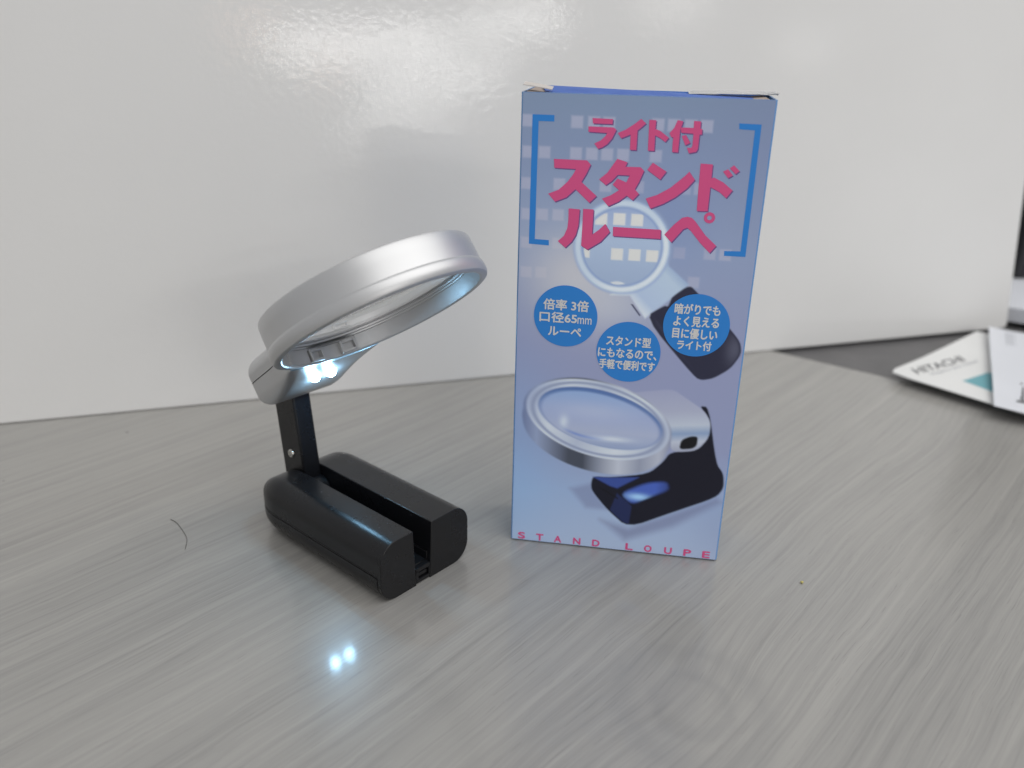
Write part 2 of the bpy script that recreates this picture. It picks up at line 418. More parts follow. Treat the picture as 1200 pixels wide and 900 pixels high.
for s in (-1, 1):
    bm = shell(XL, XR)
    cut(bm, (0, YF, 0), (0, -1, 0))
    cut(bm, (SL, 0, TOP) if s < 0 else (SR, 0, TOP), (-s, 0, 0.045))
    bm = carve(bm, (-40, YF + 1.7, -5), (40, 80, SEAM))
    from_bm('battery_case', bm, BLACK, loupe, smooth=38, bevel=0.25)
# lower shell: both sides and the bridge under the slot
low = block(-1, True)
for s_bm in (block(1, True),):
    tmp = bpy.data.meshes.new('tmp'); s_bm.to_mesh(tmp); s_bm.free(); low.from_mesh(tmp); bpy.data.meshes.remove(tmp)
box_bm((SL - 0.6, YF + 2.4, 0.5), (SR + 0.6, YB - 12, 6.1), low)
tray = from_bm('lower_shell', low, BLACK, loupe, smooth=38, bevel=0.22)
# thin dark liner that closes the seam
ln = rbox_bm((XL + 0.5, YB - 130, 0.6), (XR - 0.5, YB - 0.5, TOP - 0.6), (6.3, 12.6, 6.6), 6, 4)
cut(ln, (0, YF + 1.75, 0), (0, -1, 0)); cut(ln, (0, 0, SEAM + 0.4), (0, 0, 1)); cut(ln, (0, 0, SEAM - 0.8), (0, 0, -1))
ln2 = ln.copy(); cut(ln, (SL - 0.5, 0, 0), (1, 0, 0)); cut(ln2, (SR + 0.5, 0, 0), (-1, 0, 0))
tmp = bpy.data.meshes.new('tmp'); ln2.to_mesh(tmp); ln2.free(); ln.from_mesh(tmp); bpy.data.meshes.remove(tmp)
from_bm('seam_gasket', ln, mat('seam_black', (0.004, 0.004, 0.004), 0.7), tray)
# latch in the mouth of the slot
lb = bmesh.new()
box_bm((SL + 1.05, YF + 0.25, 0.4), (SR - 0.35, YF + 2.3, 1.7), lb)
box_bm((SL + 1.05, YF + 0.25, 1.7), (SL + 2.2, YF + 2.3, 5.4), lb)
box_bm((SR - 1.3, YF + 0.25, 1.7), (SR - 0.35, YF + 2.3, 5.4), lb)
box_bm((SL + 1.05, YF + 0.25, 4.5), (SR - 0.35, YF + 2.3, 6.0), lb)
lt = from_bm('latch', lb, BLACK, loupe, bevel=0.15)
from_bm('latch_tongue', box_bm((SL + 2.5, YF + 0.9, 2.2), (SR - 1.6, YF + 2.2, 3.6)), BLACK, lt, bevel=0.15)

# folding arm: a bar leaning back, hinged between the two cases
AX0, AX1 = -5.1, 2.2
ap = [(22.6, 8), (28.2, 56), (40.2, 56), (34.9, 8)]
arm = from_bm('arm', prism_bm(ap, AX0, AX1), BLACK, loupe, smooth=30, bevel=0.7, xf=lambda v: Vector((v.z, v.x, v.y)))
sc = lathe_bm([(0, 0.55), (0.55, 0.55), (0.62, 0.1), (0.75, 0.1), (0.8, 0.62), (1.35, 0.5), (1.55, 0.2), (1.6, -0.3), (0, -0.3)], 24, False)
from_bm('rivet', sc, mat('rivet_steel', (0.62, 0.61, 0.58), 0.28, 1.0), arm, smooth=40,
        xf=lambda v: Vector((AX0 - v.z, 31.0 + v.x, 25.8 + v.y)))
hb = lathe_bm([(0, -3.6), (5.6, -3.6), (5.6, 3.6), (0, 3.6)], 32, False)
from_bm('hinge_barrel', hb, BLACK, loupe, smooth=40, bevel=0.3, xf=lambda v: Vector((-1.6 + v.z, 23.5 + v.x, 11.6 + v.y)))

# head: lens frame, neck, lens and lamps, in the tilted frame (w, d, n)
TA = math.radians(36)
HC = Vector((-1.5, -18.3, 86.1))
Dv = Vector((0, -math.cos(TA), math.sin(TA))); Nv = Vector((0, math.sin(TA), math.cos(TA)))
def H(v): return HC + Vector((v.x, 0, 0)) + v.y * Dv + v.z * Nv
RP = [(32.1, 0.3), (32.5, 0.0), (33.9, 0.05), (34.55, 0.35), (34.9, 1.0), (35.0, 2.2), (34.88, 3.6), (34.7, 4.2), (34.5, 4.42),
      (34.46, 4.7), (34.36, 9.0), (34.2, 12.1), (33.95, 12.8), (33.4, 13.15), (32.3, 13.15), (31.4, 12.8), (31.0, 12.0), (30.9, 9.9),
      (30.2, 9.8), (30.2, 7.0), (30.7, 6.8), (30.8, 6.2), (31.3, 6.0), (31.4, 5.5), (31.7, 5.3)]
ring = from_bm('lens_frame', lathe_bm(RP, 160), SILVER, loupe, smooth=32, xf=H)
# facing plates on the inner wall, one at each side of the lamp housing
for a0, a1 in ((-72, -51), (-129, -108)):
    bm = bmesh.new(); prev = None
    n = 10
    for i in range(n + 1):
        t = math.radians(a0 + (a1 - a0) * i / n); cs, sn = math.cos(t), math.sin(t)
        q = [bm.verts.new((r_ * cs, r_ * sn, z_)) for r_, z_ in ((32.1, 0.55), (31.6, 5.2), (31.0, 5.2), (31.35, 0.55))]
        if prev:
            for j in range(4): bm.faces.new((prev[j], prev[(j + 1) % 4], q[(j + 1) % 4], q[j]))
        else: bm.faces.new(q)
        prev = q
    bm.faces.new(prev[::-1])
    from_bm('inner_plate', bm, SILVER, ring, smooth=32, xf=H)
for ang in (-78, -102):                                   # small open clips beside the lamps
    bm = bmesh.new()
    for lo, hi in (((-2.9, -0.9, 0.5), (-2.0, 0.9, 4.6)), ((2.0, -0.9, 0.5), (2.9, 0.9, 4.6)), ((-2.0, -0.9, 3.7), (2.0, 0.9, 4.6)), ((-2.0, -0.9, 0.5), (2.0, 0.9, 1.3))):
        box_bm(lo, hi, bm)
    t = math.radians(ang + 90)
    from_bm('clip', bm, SILVER, ring, bevel=0.15,
            xf=lambda v, t=t, ang=ang: H(Vector((31.0 * math.cos(math.radians(ang)) + v.x * math.cos(t) - v.y * math.sin(t),
                                                31.0 * math.sin(math.radians(ang)) + v.x * math.sin(t) + v.y * math.cos(t), v.z))))

def clear_ring(bm, R):
    for v in bm.verts:
        r = math.hypot(v.co.x, v.co.y)
        if r < R: v.co.x *= R / r; v.co.y *= R / r
def neck(n0, n1):
    bm = rbox_bm((-15.5, -63.5, -4.0), (15.5, 0, 13.0), (4.6, 7.5, 5.0), 8, 18)
    cut(bm, (0, 0, n1), (0, 0, 1)); cut(bm, (0, 0, n0), (0, 0, -1))
    cut(bm, (0, -29.6, 0), (0, 1, 0), cap=False)          # open end, buried in the frame wall
    # flare towards the lens frame
    for v in bm.verts:
        f = max(0.0, min(1.0, (v.co.y + 48) / 16)); v.co.x *= 1 + 0.16 * f * f
    return bm
up_n = neck(5.7, 14); clear_ring(up_n, 33.6)
nk = from_bm('neck', up_n, SILVER, loupe, smooth=38, xf=H)
lo_n = neck(-4.5, 5.35); clear_ring(lo_n, 33.2)
for v in lo_n.verts:                                      # underside slopes up to the rim of the frame
    f = max(0.0, min(1.0, (math.hypot(v.co.x, v.co.y) - 33.2) / 20.0))
    if v.co.z < 0.2: v.co.z = 0.2 + (v.co.z - 0.2) * (0.12 + 0.88 * f)
cover = from_bm('lamp_cover', lo_n, SILVER, loupe, smooth=38, xf=H)
ns = rbox_bm((-15.0, -63.0, -3.1), (15.0, 0, 12.5), (4.4, 7.3, 5.0), 6, 18)
cut(ns, (0, 0, 6.2), (0, 0, 1)); cut(ns, (0, 0, 4.9), (0, 0, -1)); cut(ns, (0, -31, 0), (0, 1, 0), cap=False); clear_ring(ns, 33.4)
from_bm('neck_seam', ns, mat('seam_grey', (0.05, 0.05, 0.055), 0.6), nk, xf=H)
# inner wall of the lamp housing, seen through the frame
# lamps
LED = bpy.data.materials.new('lamp_glow'); LED.use_nodes = True
t_ = LED.node_tree; t_.nodes.clear()
em = t_.nodes.new('ShaderNodeEmission'); ou = t_.nodes.new('ShaderNodeOutputMaterial')
em.inputs['Color'].default_value = (0.36, 0.70, 1.0, 1); em.inputs['Strength'].default_value = 150.0
t_.links.new(em.outputs[0], ou.inputs['Surface'])
for wx in (-2.7, 3.9):
    prof = [(0, -1.85)] + [(1.85 * math.sin(math.radians(a)), -1.85 * math.cos(math.radians(a))) for a in range(12, 91, 13)] + [(1.85, 1.2), (0, 1.2)]
    from_bm('lamp', lathe_bm(prof, 28, False), LED, loupe, smooth=50, xf=lambda v, wx=wx: H(Vector((wx + v.x, -42.2 + v.y, -1.8 + v.z))))
# biconvex lens
GLASS = mat('lens_glass', (0.97, 0.985, 0.99), 0.0); gb = GLASS.node_tree.nodes['Principled BSDF']
gb.inputs['Transmission Weight'].default_value = 1.0; gb.inputs['IOR'].default_value = 1.49
lp = []
for i in range(15): r_ = 30.15 * i / 14; lp.append((r_, 7.4 - 2.6 * (1 - (r_ / 30.15) ** 2)))
for i in range(14, -1, -1): r_ = 30.15 * i / 14; lp.append((r_, 8.8 + 2.6 * (1 - (r_ / 30.15) ** 2)))
from_bm('lens', lathe_bm(lp, 128, False), GLASS, loupe, smooth=40, xf=H)

# ------------------------------------------------------------------ carton
BW, BH, BD = 72.18, 151.69, 25.0
YAW = math.radians(-8.6)
carton = empty('product_carton', (0.756, 260.466, 0), YAW)
tag(carton, 'tall pale blue carton with pink and blue Japanese lettering and pictures of the magnifier', 'carton')
BLUE = mat('carton_blue', (0.06, 0.15, 0.50), 0.55, spec=0.2); k = N(BLUE)
k.set('Base Color', k.ramp(k.noise(k.coord(), 120.0, 3), [(0.3, (0.05, 0.13, 0.48)), (0.7, (0.075, 0.17, 0.54))]))
EDGEB = mat('carton_edge_blue', (0.15, 0.34, 0.70), 0.25, coat=0.4)
KRAFT = mat('carton_inner_board', (0.38, 0.31, 0.27), 0.8)
WEDGE = mat('carton_cut_edge', (0.62, 0.58, 0.55), 0.8)
WHITEC = mat('carton_white', (0.70, 0.72, 0.76), 0.5)
def rr2(x0, y0, x1, y1, r, n=6):
    return rrect(x0, y0, x1, y1, r, n)
outer = rr2(0, 0, BW, BD, 0.9); inner = rr2(0.55, 0.55, BW - 0.55, BD - 0.55, 0.4)
bm = bmesh.new(); L_ = len(outer)
vo0 = [bm.verts.new((p[0], p[1], 0.5)) for p in outer]; vo1 = [bm.verts.new((p[0], p[1], BH)) for p in outer]
vi1 = [bm.verts.new((p[0], p[1], BH)) for p in inner]; vi0 = [bm.verts.new((p[0], p[1], 1.0)) for p in inner]
for i in range(L_):
    j = (i + 1) % L_
    bm.faces.new((vo0[i], vo0[j], vo1[j], vo1[i])); bm.faces.new((vo1[i], vo1[j], vi1[j], vi1[i])); bm.faces.new((vi1[i], vi1[j], vi0[j], vi0[i]))
bm.faces.new(vo0[::-1]); bm.faces.new(vi0)
body = from_bm('carton_body', bm, EDGEB, carton, smooth=40)
from_bm('bottom_flap', box_bm((1.6, 1.8, 0.0), (BW - 1.6, BD - 1.8, 0.46)), KRAFT, carton)
# top: lid hinged at the back, two dust flaps with raw board showing at the corners
def sheet(name, grid, th, ma, parent, **kw):
    """grid[i][j] of points -> thin board with thickness th along z"""
    bm = bmesh.new(); R, Cn = len(grid), len(grid[0])
    a = [[bm.verts.new(p) for p in row] for row in grid]
    b = [[bm.verts.new((p[0], p[1], p[2] + th)) for p in row] for row in grid]
    for i in range(R - 1):
        for j in range(Cn - 1):
            bm.faces.new((a[i][j], a[i][j + 1], a[i + 1][j + 1], a[i + 1][j])); bm.faces.new((b[i][j], b[i + 1][j], b[i + 1][j + 1], b[i][j + 1]))
    ring_ = [(0, j) for j in range(Cn)] + [(i, Cn - 1) for i in range(1, R)] + [(R - 1, j) for j in range(Cn - 2, -1, -1)] + [(i, 0) for i in range(R - 2, 0, -1)]
    for q in range(len(ring_)):
        p0, p1 = ring_[q], ring_[(q + 1) % len(ring_)]
        bm.faces.new((a[p0[0]][p0[1]], b[p0[0]][p0[1]], b[p1[0]][p1[1]], a[p1[0]][p1[1]]))
    return from_bm(name, bm, ma, parent, **kw)
lid = []
for i in range(9):
    y = 0.8 + (BD - 0.8) * i / 8; row = []
    for j in range(17):
        f = j / 16; x0 = 7.2 - 4.2 * i / 8; x1 = BW - 8.0 + 5.0 * i / 8
        x = x0 + (x1 - x0) * f
        z = BH - 1.1 + 1.25 * math.sin(math.pi * min(1, i / 8 * 0.62 + 0.0)) * (1.0 - 0.95 * f) + 0.1 * math.sin(5 * f + i)
        row.append((x, y, z))
    lid.append(row)
lid_o = sheet('lid', lid, 0.45, BLUE, carton, smooth=50)
tk = []
for i in range(6):
    row = []
    for j in range(9):
        f = j / 8; row.append((7.6 + (BW - 16.0) * f, 0.75 + 0.06 * i, BH - 1.15 - 2.4 * i))
    tk.append(row)
sheet('tuck_flap', tk, 0.4, BLUE, carton)
def flap(x_h, x_t, lift, tip):
    g = []
    for i in range(6):
        f = i / 5; row = []
        for j in range(9):
            q = j / 8; x = x_h + (x_t - x_h) * f
            row.append((x, 1.0 + (BD - 2.0) * q, BH - 1.4 + lift * (1 - f) + tip * f))
        g.append(row)
    return g
sheet('dust_flap', flap(1.4, 16, 1.2, -0.6), 0.4, KRAFT, carton)
sheet('dust_flap', flap(BW - 1.6, BW - 16, 0.7, -0.6), 0.4, KRAFT, carton)
# sprung corner of the left flap: a raw edge that lifts and leans out past the side
cg = []
for i in range(5):
    f = i / 4; row = []
    for j in range(7):
        q = j / 6
        row.append((0.2 - 0.2 * f + 8.5 * q, 2.0 + 5.5 * f, BH + 1.7 - 0.9 * q + 0.5 * f - 0.25 * q * q))
    cg.append(row)
sheet('lifted_corner', cg, 0.22, WEDGE, carton, smooth=60)
# crumpled clear tape on the right corner
TAPE = mat('clear_tape', (0.92, 0.93, 0.95), 0.18); tb = TAPE.node_tree.nodes['Principled BSDF']; tb.inputs['Transmission Weight'].default_value = 0.45
tg = []
rng = random.Random(3)
for i in range(7):
    row = []
    for j in range(15):
        f = j / 14
        x = BW - 24 + 26.2 * f
        z = BH - 0.1 + 0.5 * f + 0.3 * (1 - f) * (i / 6) + (0.4 * math.sin(f * 3.0) * (i / 6)) + rng.uniform(-0.22, 0.22) * (0.4 + 2.2 * max(0, f - 0.8) * 5)
        row.append((x, 16 + 1.3 * i + rng.uniform(-0.2, 0.2), z))
    tg.append(row)
sheet('tape', tg, 0.07, TAPE, carton, smooth=70)

# printed picture on the front: ink colours carried by a fine grid
def alb(c, k_=1.0, sat=0.95):
    v = np.array(lin(c)); g_ = v @ np.array((0.2126, 0.7152, 0.0722)); return (g_ + (v - g_) * sat) * 2.0 * k_ * np.array((0.98, 1.04, 1.07))
STEP = 0.32
us = np.arange(0.55, BW - 0.5, STEP); vs_ = np.arange(0.12, BH - 0.52, STEP)
U, V = np.meshgrid(us, vs_)
def sd_poly(P):
    P = np.array(P, float); d2 = np.full(U.shape, 1e9); ins = np.zeros(U.shape, bool)
    for i in range(len(P)):
        a, b = P[i], P[(i + 1) % len(P)]
        e = b - a; wx, wy = U - a[0], V - a[1]
        t = np.clip((wx * e[0] + wy * e[1]) / (e @ e + 1e-12), 0, 1)
        d2 = np.minimum(d2, (wx - t * e[0]) ** 2 + (wy - t * e[1]) ** 2)
        cnd = (a[1] > V) != (b[1] > V)
        with np.errstate(divide='ignore', invalid='ignore'):
            xi = e[0] * (V - a[1]) / (e[1] if e[1] != 0 else 1e-9) + a[0]
        ins ^= cnd & (U < xi)
    return np.where(ins, -1, 1) * np.sqrt(d2)
def sstep(d, soft): return np.clip(0.5 - d / (2 * soft), 0, 1) ** 2 * (3 - 2 * np.clip(0.5 - d / (2 * soft), 0, 1))
img = np.zeros(U.shape + (3,))
def over(mask, c, k_=1.0):
    global img
    cc = alb(c, k_) if isinstance(c, tuple) else c
    img = img * (1 - mask[..., None]) + cc * mask[..., None]
def grad(vals, x):  # vals: (pos, colour)
    out = np.zeros(x.shape + (3,)); ps = [p for p, _ in vals]
    for i in range(3): out[..., i] = np.interp(x, ps, [alb(c)[i] for _, c in vals])
    return out
def gauss(cx, cy, sx, sy): return np.exp(-0.5 * (((U - cx) / sx) ** 2 + ((V - cy) / sy) ** 2))
img = grad([(0, (112, 126, 150)), (14, (116, 128, 156)), (45, (130, 141, 168)), (75, (130, 133, 163)), (110, (128, 133, 163)), (130, (136, 152, 182)), (152, (150, 162, 186))], V)
over(0.35 * np.clip((U - 40) / 32, 0, 1) * np.clip(1 - V / 110, 0, 1), (108, 112, 145))
over(0.30 * gauss(-2, 120, 12, 26), (110, 160, 205))
over(0.35 * gauss(75, 140, 10, 14), (112, 118, 150))
for (x, y) in SQUARES:
    d = np.maximum(np.abs(U - x) - 1.72, np.abs(V - y) - 1.72); over(0.72 * sstep(d, 0.4), (154, 154, 174))
over(0.85 * gauss(19, 54, 11, 10), (178, 174, 178))
over(0.55 * gauss(30, 62, 10, 6), (176, 176, 184))
# picture 1: the magnifier lying flat
def chaikin(P, n=2):
    for _ in range(n):
        P = [q for i in range(len(P)) for q in ((0.8 * P[i][0] + 0.2 * P[(i + 1) % len(P)][0], 0.8 * P[i][1] + 0.2 * P[(i + 1) % len(P)][1]), (0.2 * P[i][0] + 0.8 * P[(i + 1) % len(P)][0], 0.2 * P[i][1] + 0.8 * P[(i + 1) % len(P)][1]))]
    return P
for key in ('handle1', 'stand2', 'neck2', 'slot2', 'hl2'): ART[key] = chaikin(ART[key])
R1 = np.hypot(U - 32.0, V - 43.8)
over(0.45 * gauss(44, 36, 9, 12) * sstep(15 - R1, 1.0), (106, 122, 165))
over(0.95 * sstep(sd_poly(ART['neck1']), 0.5), grad([(-8, (196, 200, 206)), (-4, (158, 172, 196)), (6, (164, 178, 196)), (11, (120, 140, 176))], (U - 44) * 0.7 - (V - 58) * 0.72 * -1 * -1 + 0.0))
over(sstep(R1 - 14.7, 0.7), (134, 150, 182))
over(sstep(np.abs(R1 - 13.3) - 0.85, 0.6), (176, 186, 200))
over(0.8 * sstep(np.abs(R1 - 13.2) - 0.5, 0.7) * np.clip(((U - 32) + (V - 44)) / 10, 0, 1), (204, 206, 208))
over(sstep(R1 - 12.1, 0.4), (124, 142, 178))
over(sstep(R1 - 11.7, 0.4), grad([(32, (138, 152, 184)), (42, (152, 166, 190)), (56, (140, 154, 180))], V))
for (x, y) in LENS_SQUARES:
    d = np.maximum(np.abs(U - x) - 1.78, np.abs(V - y) - 1.78); over(0.95 * sstep(d, 0.22) * sstep(R1 - 11.5, 0.2), (198, 194, 190))
over(0.8 * sstep(np.hypot((U - 31.5) / 2.0, (V - 55.0) / 0.5) - 1, 0.3), (200, 200, 200))
over(sstep(sd_poly(ART['slit1']), 0.25), (44, 46, 78))
h1 = sd_poly(ART['handle1']); over(sstep(h1, 0.3), (38, 38, 56))
over(0.5 * sstep(h1 + 1.6, 0.8) * sstep(np.abs((U - 52) * 0.77 - (V - 76) * 0.64 + 0.6) - 0.7, 0.8), (84, 84, 112))
over(0.5 * gauss(69, 74, 1.8, 3.5) * sstep(h1 + 0.5, 0.5), (92, 92, 110))
# picture 2: the magnifier on its stand
over(0.55 * sstep(sd_poly(ART['sh2']), 1.4), (104, 108, 140)); over(0.62 * sstep(sd_poly(ART['sh3']), 2.0), (98, 100, 132))
s2 = sd_poly(ART['stand2']); over(sstep(s2, 0.35), (17, 17, 30))
over(sstep(sd_poly(ART['hl3']), 0.5), (48, 66, 130)); over(sstep(sd_poly(ART['endface']), 0.35) * sstep(s2 + 0.4, 0.3), (28, 36, 72)); over(0.8 * sstep(np.abs((U - 38.5) * 0.5 - (V - 128.0) * 0.86 + 3.2) - 0.25, 0.3) * sstep(s2 + 0.8, 0.3) * (U < 37) * (V > 127), (8, 8, 14))
h2 = sd_poly(ART['hl2']); over(0.95 * sstep(h2 + 0.3, 0.9) * np.clip((57 - U) / 8, 0, 1), (62, 86, 165)); over(0.85 * gauss(43.5, 129.3, 2.6, 0.9) * sstep(h2, 0.5), (150, 190, 225))
n2 = sd_poly(ART['neck2']); over(sstep(n2, 0.4), grad([(88, (140, 142, 168)), (96, (150, 152, 172)), (101, (165, 170, 184)), (104, (120, 138, 168)), (107, (165, 168, 182)), (112, (128, 130, 150))], V + (U - 58) * 0.12))
over(sstep(sd_poly(ART['slot2']), 0.35), (14, 14, 18))
b2 = sd_poly(ART['band2'])
# smooth outline of the frame: an ellipse plus its lower wall
ca_, sa_ = math.cos(math.radians(12.0)), math.sin(math.radians(12.0))
def ell(cx, cy, a, b):
    x, y = (U - cx) * ca_ + (V - cy) * sa_, -(U - cx) * sa_ + (V - cy) * ca_
    return (np.hypot(x / a, y / b) - 1) * min(a, b)
wall = np.minimum(np.minimum(ell(27.8, 104.3, 25.0, 14.6), ell(27.9, 102.4, 25.0, 14.4)), np.minimum(ell(27.4, 106.8, 24.6, 14.2), ell(27.4, 105.5, 24.8, 14.4)))
over(sstep(wall, 0.4), grad([(3, (96, 106, 140)), (8, (128, 138, 166)), (14, (98, 104, 124)), (19, (64, 68, 80)), (24, (62, 66, 78)), (29, (118, 122, 138)), (36, (168, 170, 182)), (43, (130, 134, 152)), (49, (158, 160, 174)), (53, (120, 124, 146))], U))
top2 = ell(28.1, 101.9, 24.2, 13.4)
over(sstep(top2, 0.35), grad([(4, (150, 158, 182)), (14, (184, 188, 198)), (26, (158, 164, 182)), (40, (186, 190, 198)), (52, (160, 166, 184))], U + (V - 100) * 0.4))
over(sstep(np.abs(top2 + 1.2) - 0.4, 0.5), (126, 134, 160))
gl = ell(28.9, 101.2, 21.0, 9.9)
over(sstep(gl, 0.35), (76, 100, 148))
over(sstep(ell(28.9, 102.0, 20.3, 9.2), 0.6), grad([(92, (128, 150, 188)), (100, (140, 150, 182)), (106, (150, 156, 180)), (112, (130, 142, 172))], V))
over(0.6 * gauss(26, 99, 9, 2.2), (160, 166, 190)); over(0.75 * sstep(np.abs(ell(24, 103.2, 11.5, 5.0)) - 0.35, 0.6) * (V > 103) * np.clip((U - 15) / 6, 0, 1) * np.clip((33 - U) / 4, 0, 1), (74, 108, 176))
over(0.7 * gauss(33, 108.4, 4.5, 0.7), (196, 200, 208)); over(0.7 * gauss(17, 103.5, 1.0, 1.6), (190, 196, 206))
ny, nx = U.shape
me = bpy.data.meshes.new('front_print')
co = np.stack([U.ravel() * MM, np.full(U.size, -0.05 * MM), (BH - V.ravel()) * MM], 1)
idx = np.arange(nx * ny).reshape(ny, nx)
quads = np.stack([idx[:-1, :-1], idx[1:, :-1], idx[1:, 1:], idx[:-1, 1:]], -1).reshape(-1, 4)
me.vertices.add(len(co)); me.vertices.foreach_set('co', co.ravel())
me.loops.add(quads.size); me.loops.foreach_set('vertex_index', quads.ravel().astype(np.int32))
me.polygons.add(len(quads)); me.polygons.foreach_set('loop_start', np.arange(0, quads.size, 4, dtype=np.int32))
me.update(calc_edges=True)
at = me.color_attributes.new('ink', 'FLOAT_COLOR', 'POINT')
at.data.foreach_set('color', np.concatenate([img.reshape(-1, 3), np.ones((U.size, 1))], 1).astype(np.float32).ravel())
INK = mat('printed_front', rough=0.38, spec=0.4); k = N(INK)
an = k.n.new('ShaderNodeAttribute'); an.attribute_name = 'ink'
k.set('Base Color', an.outputs['Color']); k.bump(k.noise(k.coord(), 45.0, 2), 0.05, 0.001)
front = mesh_obj('front_print', me, INK, carton)

def ink(name, c, k_=1.0, rough=0.38):
    return mat(name, tuple(np.clip(alb(c, k_, 1.0), 0, 0.85)), rough, spec=0.4)
PINK, PSH, CBLUE, TXT = ink('ink_pink', (206, 66, 108)), ink('ink_purple_edge', (92, 66, 112)), ink('ink_blue', (38, 104, 168)), ink('ink_white', (214, 210, 210), 0.92)
def flat(name, polys, ma, parent, off, du=0.0, dv=0.0):
    bm = bmesh.new()
    for P in polys:
        vsq = [bm.verts.new(((p[0] + du), -off, BH - (p[1] + dv))) for p in P]
        es = [bm.edges.new((vsq[i], vsq[(i + 1) % len(vsq)])) for i in range(len(vsq))]
        bmesh.ops.triangle_fill(bm, use_beauty=True, use_dissolve=False, edges=es)
    for v in bm.verts: v.co *= MM
    for f in bm.faces:
        f.normal_update()
        if f.normal.y > 0: f.normal_flip()
    me = bpy.data.meshes.new(name); bm.to_mesh(me); bm.free()
    return mesh_obj(name, me, ma, parent)
def annulus(cx, cy, ro, ri, n=32):
    bm = bmesh.new()
    a = [bm.verts.new(((cx + ro * math.cos(2 * math.pi * i / n)), -0.13, BH - (cy + ro * math.sin(2 * math.pi * i / n)))) for i in range(n)]
    b = [bm.verts.new(((cx + ri * math.cos(2 * math.pi * i / n)), -0.13, BH - (cy + ri * math.sin(2 * math.pi * i / n)))) for i in range(n)]
    for i in range(n): bm.faces.new((a[i], a[(i + 1) % n], b[(i + 1) % n], b[i]))
    return bm
for key, polys in GLYPHS.items():
    g = flat('title_letter', polys, PINK, carton, 0.13)
    flat('letter_edge', polys, PSH, g, 0.09, 0.28, 0.30)
    if key == 'pe': from_bm('letter_ring', annulus(57.0, 33.5, 1.62, 0.68), PINK, g)
for br in BRACKETS: flat('bracket', [br], CBLUE, carton, 0.09)
def disc(cx, cy, r, n=64): return [(cx + r * math.cos(2 * math.pi * i / n), cy + r * math.sin(2 * math.pi * i / n)) for i in range(n)]
def text_mesh(body_, bold):
    cu = bpy.data.curves.new('txt', 'FONT'); cu.body = body_; cu.offset = bold; cu.resolution_u = 4
    o = bpy.data.objects.new('txt', cu); col.objects.link(o)
    bpy.context.view_layer.update()
    me = bpy.data.meshes.new_from_object(o.evaluated_get(bpy.context.evaluated_depsgraph_get()))
    bpy.data.objects.remove(o); bpy.data.curves.remove(cu)
    c = np.empty(len(me.vertices) * 3); me.vertices.foreach_get('co', c)
    return me, c.reshape(-1, 3)
def print_text(name, body_, u0_, u1_, vc, h, ma, parent, off=0.13, bold=0.03):
    me, c = text_mesh(body_, 0.0)
    lo, hi = c.min(0), c.max(0)
    x = u0_ + (c[:, 0] - lo[0]) / (hi[0] - lo[0]) * (u1_ - u0_)
    z = BH - vc + ((c[:, 1] - lo[1]) / (hi[1] - lo[1]) - 0.5) * h
    # heavy weight: the strokes are thickened by four shifted copies, each a hair's breadth behind
    bm = bmesh.new()
    for q, (dx, dz) in enumerate(((0, 0), (1, 0.4), (-1, -0.4), (0.4, -1), (-0.4, 1))):
        o3 = np.stack([x + dx * bold, np.full(len(x), -off + 0.006 * q), z + dz * bold], 1) * MM
        me.vertices.foreach_set('co', o3.ravel()); me.update(); bm.from_mesh(me)
    bm.to_mesh(me); bm.free()
    return mesh_obj(name, me, ma, parent)
spots = ((15.9, 66.9, 10.1, [('倍率 3倍', 8.8, 23.0, 63.2, 3.5), ('口径65', 7.7, 19.5, 67.4, 3.4), ('mm', 19.8, 24.2, 68.0, 2.0), ('ルーペ', 10.6, 21.1, 72.0, 2.9)]),
         (36.4, 77.3, 10.1, [('スタンド型', 29.3, 43.2, 73.7, 3.1), ('にもなるので、', 26.9, 45.3, 77.8, 3.1), ('手軽で便利です', 27.5, 45.0, 81.7, 3.2)]),
         (56.6, 67.0, 10.15, [('暗がりでも', 49.6, 63.3, 61.8, 3.3), ('よく見える', 49.6, 63.3, 65.8, 3.2), ('目に優しい', 49.6, 63.2, 69.7, 3.3), ('ライト付', 51.4, 61.8, 73.5, 3.0)]))
for cx, cy, r, lines in spots:
    dsc = flat('round_badge', [disc(cx, cy, r)], CBLUE, carton, 0.15)
    for s_, a_, b_, vc, h in lines:
        print_text('badge_text', s_, a_, b_, vc, h, TXT, dsc, 0.21, 0.03 if s_ == 'mm' else 0.10)
for ch, u_ in zip('STANDLOUPE', STAND_U):
    print_text('footer_letter', ch, u_ - 1.2, u_ + 1.2, 149.45, 2.5, PINK, carton, 0.12, 0.13)

# the card bows outwards a little: the printed front and its lettering follow
for o in [q for q in carton.children_recursive if q.type == 'MESH' and q.name.split('.')[0] in
          ('front_print', 'title_letter', 'letter_edge', 'letter_ring', 'bracket', 'round_badge', 'badge_text', 'footer_letter')]:
    c = np.empty(len(o.data.vertices) * 3); o.data.vertices.foreach_get('co', c); c = c.reshape(-1, 3)
    c[:, 1] -= 0.42 * MM * np.sin(np.pi * np.clip(c[:, 0] / (BW * MM), 0, 1)) * np.sin(np.pi * np.clip(c[:, 2] / (BH * MM), 0, 1)) ** 0.7
    o.data.vertices.foreach_set('co', c.ravel()); o.data.update()

